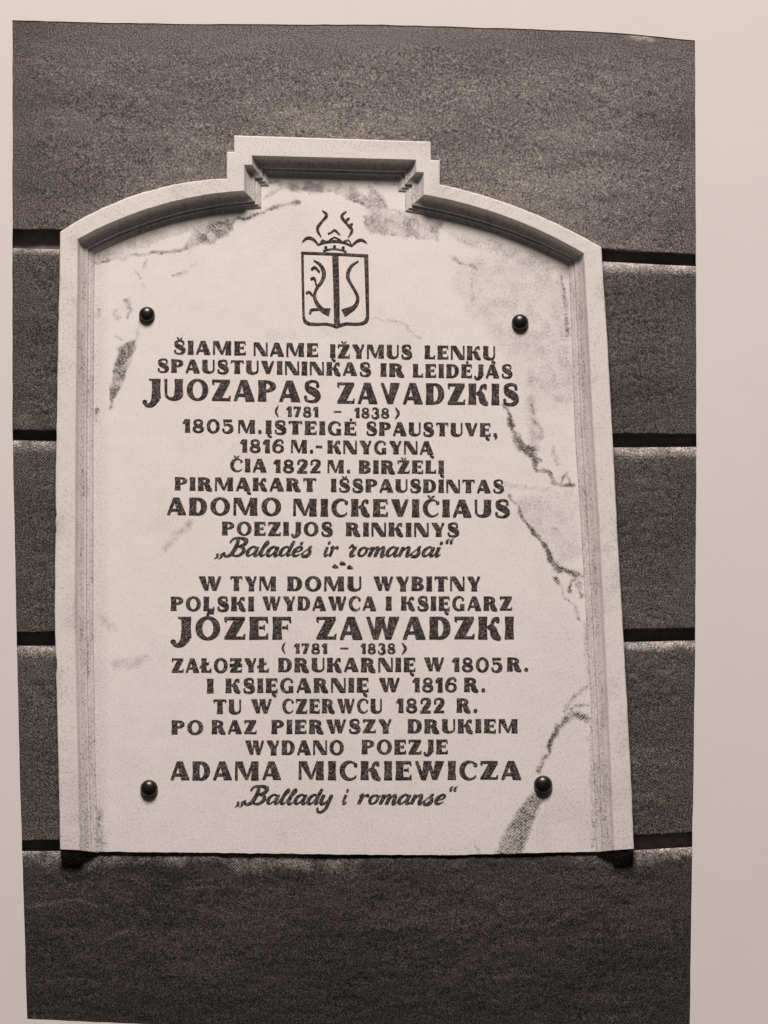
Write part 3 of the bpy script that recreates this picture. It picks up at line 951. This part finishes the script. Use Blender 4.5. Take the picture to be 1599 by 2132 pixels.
for h, words in LINES:
    ink = Ink()
    if h == 'star':
        for cx, cy in ((698, 1178.5), (713, 1172), (728.5, 1180)):
            ink.strip([((cx - 7, cy + 1), (cx - 6, cy + 2)), ((cx - 1, cy - 4.5), (cx - 1, cy + 3.5)), ((cx + 7, cy + 1), (cx + 6, cy + 3))])
        ink.build('ornament', plaque)
        continue
    line = bpy.data.objects.new('inscription_line', None)
    line.empty_display_size = .02
    line.parent = plaque
    COL.objects.link(line)
    line.location = Vector(P(words[0][1], words[0][3], TAB)) - plaque.location
    for wd, x0, x1, y0, y1 in words:
        ink = Ink()
        if h == 'script':
            ink.word(wd, x0, x1, y0, y1, 36, script_heavy, .07, .34)
        else:
            ink.word(wd, x0, x1, y0, y1, h)
        ink.build('painted_word', line)

# ------------------------------------------------------------------ crest painted above the inscription
crest = bpy.data.objects.new('crest', None)
crest.empty_display_size = .03
crest.parent = plaque
COL.objects.link(crest)
crest.location = Vector(P(698, 600, TAB)) - plaque.location


def cz(pts):
    return [(440 + x / 3.198, 260 + y / 3.198) for x, y in pts]


def cstroke(ink, pts, ws, k=6):
    ink.strip(stroke(cz(pts), [w * 1.06 / 3.198 for w in ws], k))


sh = Ink()
outer = [(597, 843), (600, 1000), (603, 1160), (606, 1285), (616, 1316), (645, 1332), (700, 1334), (760, 1332), (800, 1340), (832, 1352), (862, 1342), (900, 1330), (960, 1334), (1010, 1330), (1038, 1315), (1052, 1285), (1050, 1150), (1048, 1000), (1045, 862)]
inner = [(615, 856), (617, 1000), (620, 1160), (623, 1276), (632, 1300), (655, 1314), (700, 1318), (760, 1316), (802, 1322), (832, 1333), (860, 1322), (900, 1313), (955, 1317), (995, 1314), (1018, 1302), (1030, 1275), (1026, 1150), (1021, 1000), (1017, 878)]
sh.strip(list(zip(cz(outer), cz(inner))))
sh.strip(list(zip(cz([(597, 843), (820, 850), (1045, 862)]), cz([(613, 858), (820, 866), (1018, 878)]))))
sh.build('shield_border', crest)
pale = Ink()
pale.strip(list(zip(cz([(804, 868), (812, 1100), (817, 1326)]), cz([(847, 870), (853, 1100), (856, 1322)]))))
pale.build('pale_stripe', crest)
ho = Ink()
cstroke(ho, [(680, 900), (725, 930), (750, 985), (735, 1040), (700, 1090), (687, 1140), (705, 1190), (742, 1232), (788, 1246)], [6, 18, 26, 20, 18, 20, 24, 30, 50])
for pts in ([(664, 962), (690, 948), (722, 980)], [(660, 1026), (685, 1020), (700, 1066)], [(630, 1120), (652, 1112), (676, 1138)], [(656, 1256), (668, 1230), (720, 1226)]):
    cstroke(ho, pts, [14, 15, 10])
ho.build('horn', crest)
ho = Ink()
cstroke(ho, [(980, 905), (930, 942), (908, 1000), (925, 1050), (960, 1110), (975, 1160), (950, 1212), (878, 1252)], [8, 18, 24, 18, 18, 22, 26, 50])
ho.build('horn', crest)
for main, barbs in (([(738, 568), (768, 600), (738, 640), (706, 690), (732, 748)], []),
                    ([(900, 574), (868, 608), (905, 660), (936, 700), (912, 748)], [[(922, 618), (905, 630), (893, 650)], [(944, 658), (930, 664), (914, 684)]])):
    ho = Ink()
    cstroke(ho, main, [6, 19, 15, 20, 6])
    for pts in barbs:
        cstroke(ho, pts, [6, 16, 10])
    ho.build('horn', crest)
cr = Ink()
cstroke(cr, [(776, 724), (798, 716), (820, 700), (840, 716), (858, 732)], [10, 12, 14, 12, 8])
cstroke(cr, [(712, 796), (760, 780), (820, 774), (880, 782), (930, 804)], [10, 14, 16, 14, 10])
for pts in ([(722, 790), (742, 764), (772, 782)], [(772, 780), (820, 746), (872, 776)], [(872, 780), (912, 764), (932, 796)]):
    cr.strip(stroke(cz(pts), [8 / 3.2, 8 / 3.2, 8 / 3.2], 2))
cstroke(cr, [(604, 776), (640, 750), (680, 760), (714, 798)], [6, 14, 14, 8])
cstroke(cr, [(1036, 784), (1002, 764), (970, 772), (930, 806)], [6, 14, 14, 8])
for x, y in ((762, 816), (820, 810), (878, 818)):
    cr.strip(dot(*cz([(x, y)])[0], 3.4, 3.4))
cstroke(cr, [(745, 838), (780, 828), (820, 824), (870, 832), (900, 846)], [12, 8, 7, 8, 12])
cr.build('crown', crest)

# ------------------------------------------------------------------ four domed bolts
NS = 28
for (cx, cy, r) in ((305.5, 652.5, 17), (1083, 669, 18), (310, 1640, 18), (1131, 1632, 19)):
    prof = [(.96, 0.0), (1.0, .22), (.98, .40), (.88, .62), (.70, .80), (.42, .91), (.15, .95)]
    foot = P(cx, cy + r * .06, TAB + r * .4)
    foot[1] = -(TAB - 1) * MM
    V, F = [], []
    for rr, dd in prof:
        for s in range(NS):
            t = 2 * math.pi * s / NS
            V.append(foot + np.array([rr * r * MM * math.cos(t), -dd * r * MM, rr * r * MM * math.sin(t)]))
    for i in range(len(prof) - 1):
        for s in range(NS):
            s2 = (s + 1) % NS
            F.append((i * NS + s, i * NS + s2, (i + 1) * NS + s2, (i + 1) * NS + s))
    F.append(tuple((len(prof) - 1) * NS + s for s in range(NS)))
    obj('bolt', V, F, M_BOLT, plaque, smooth=True)
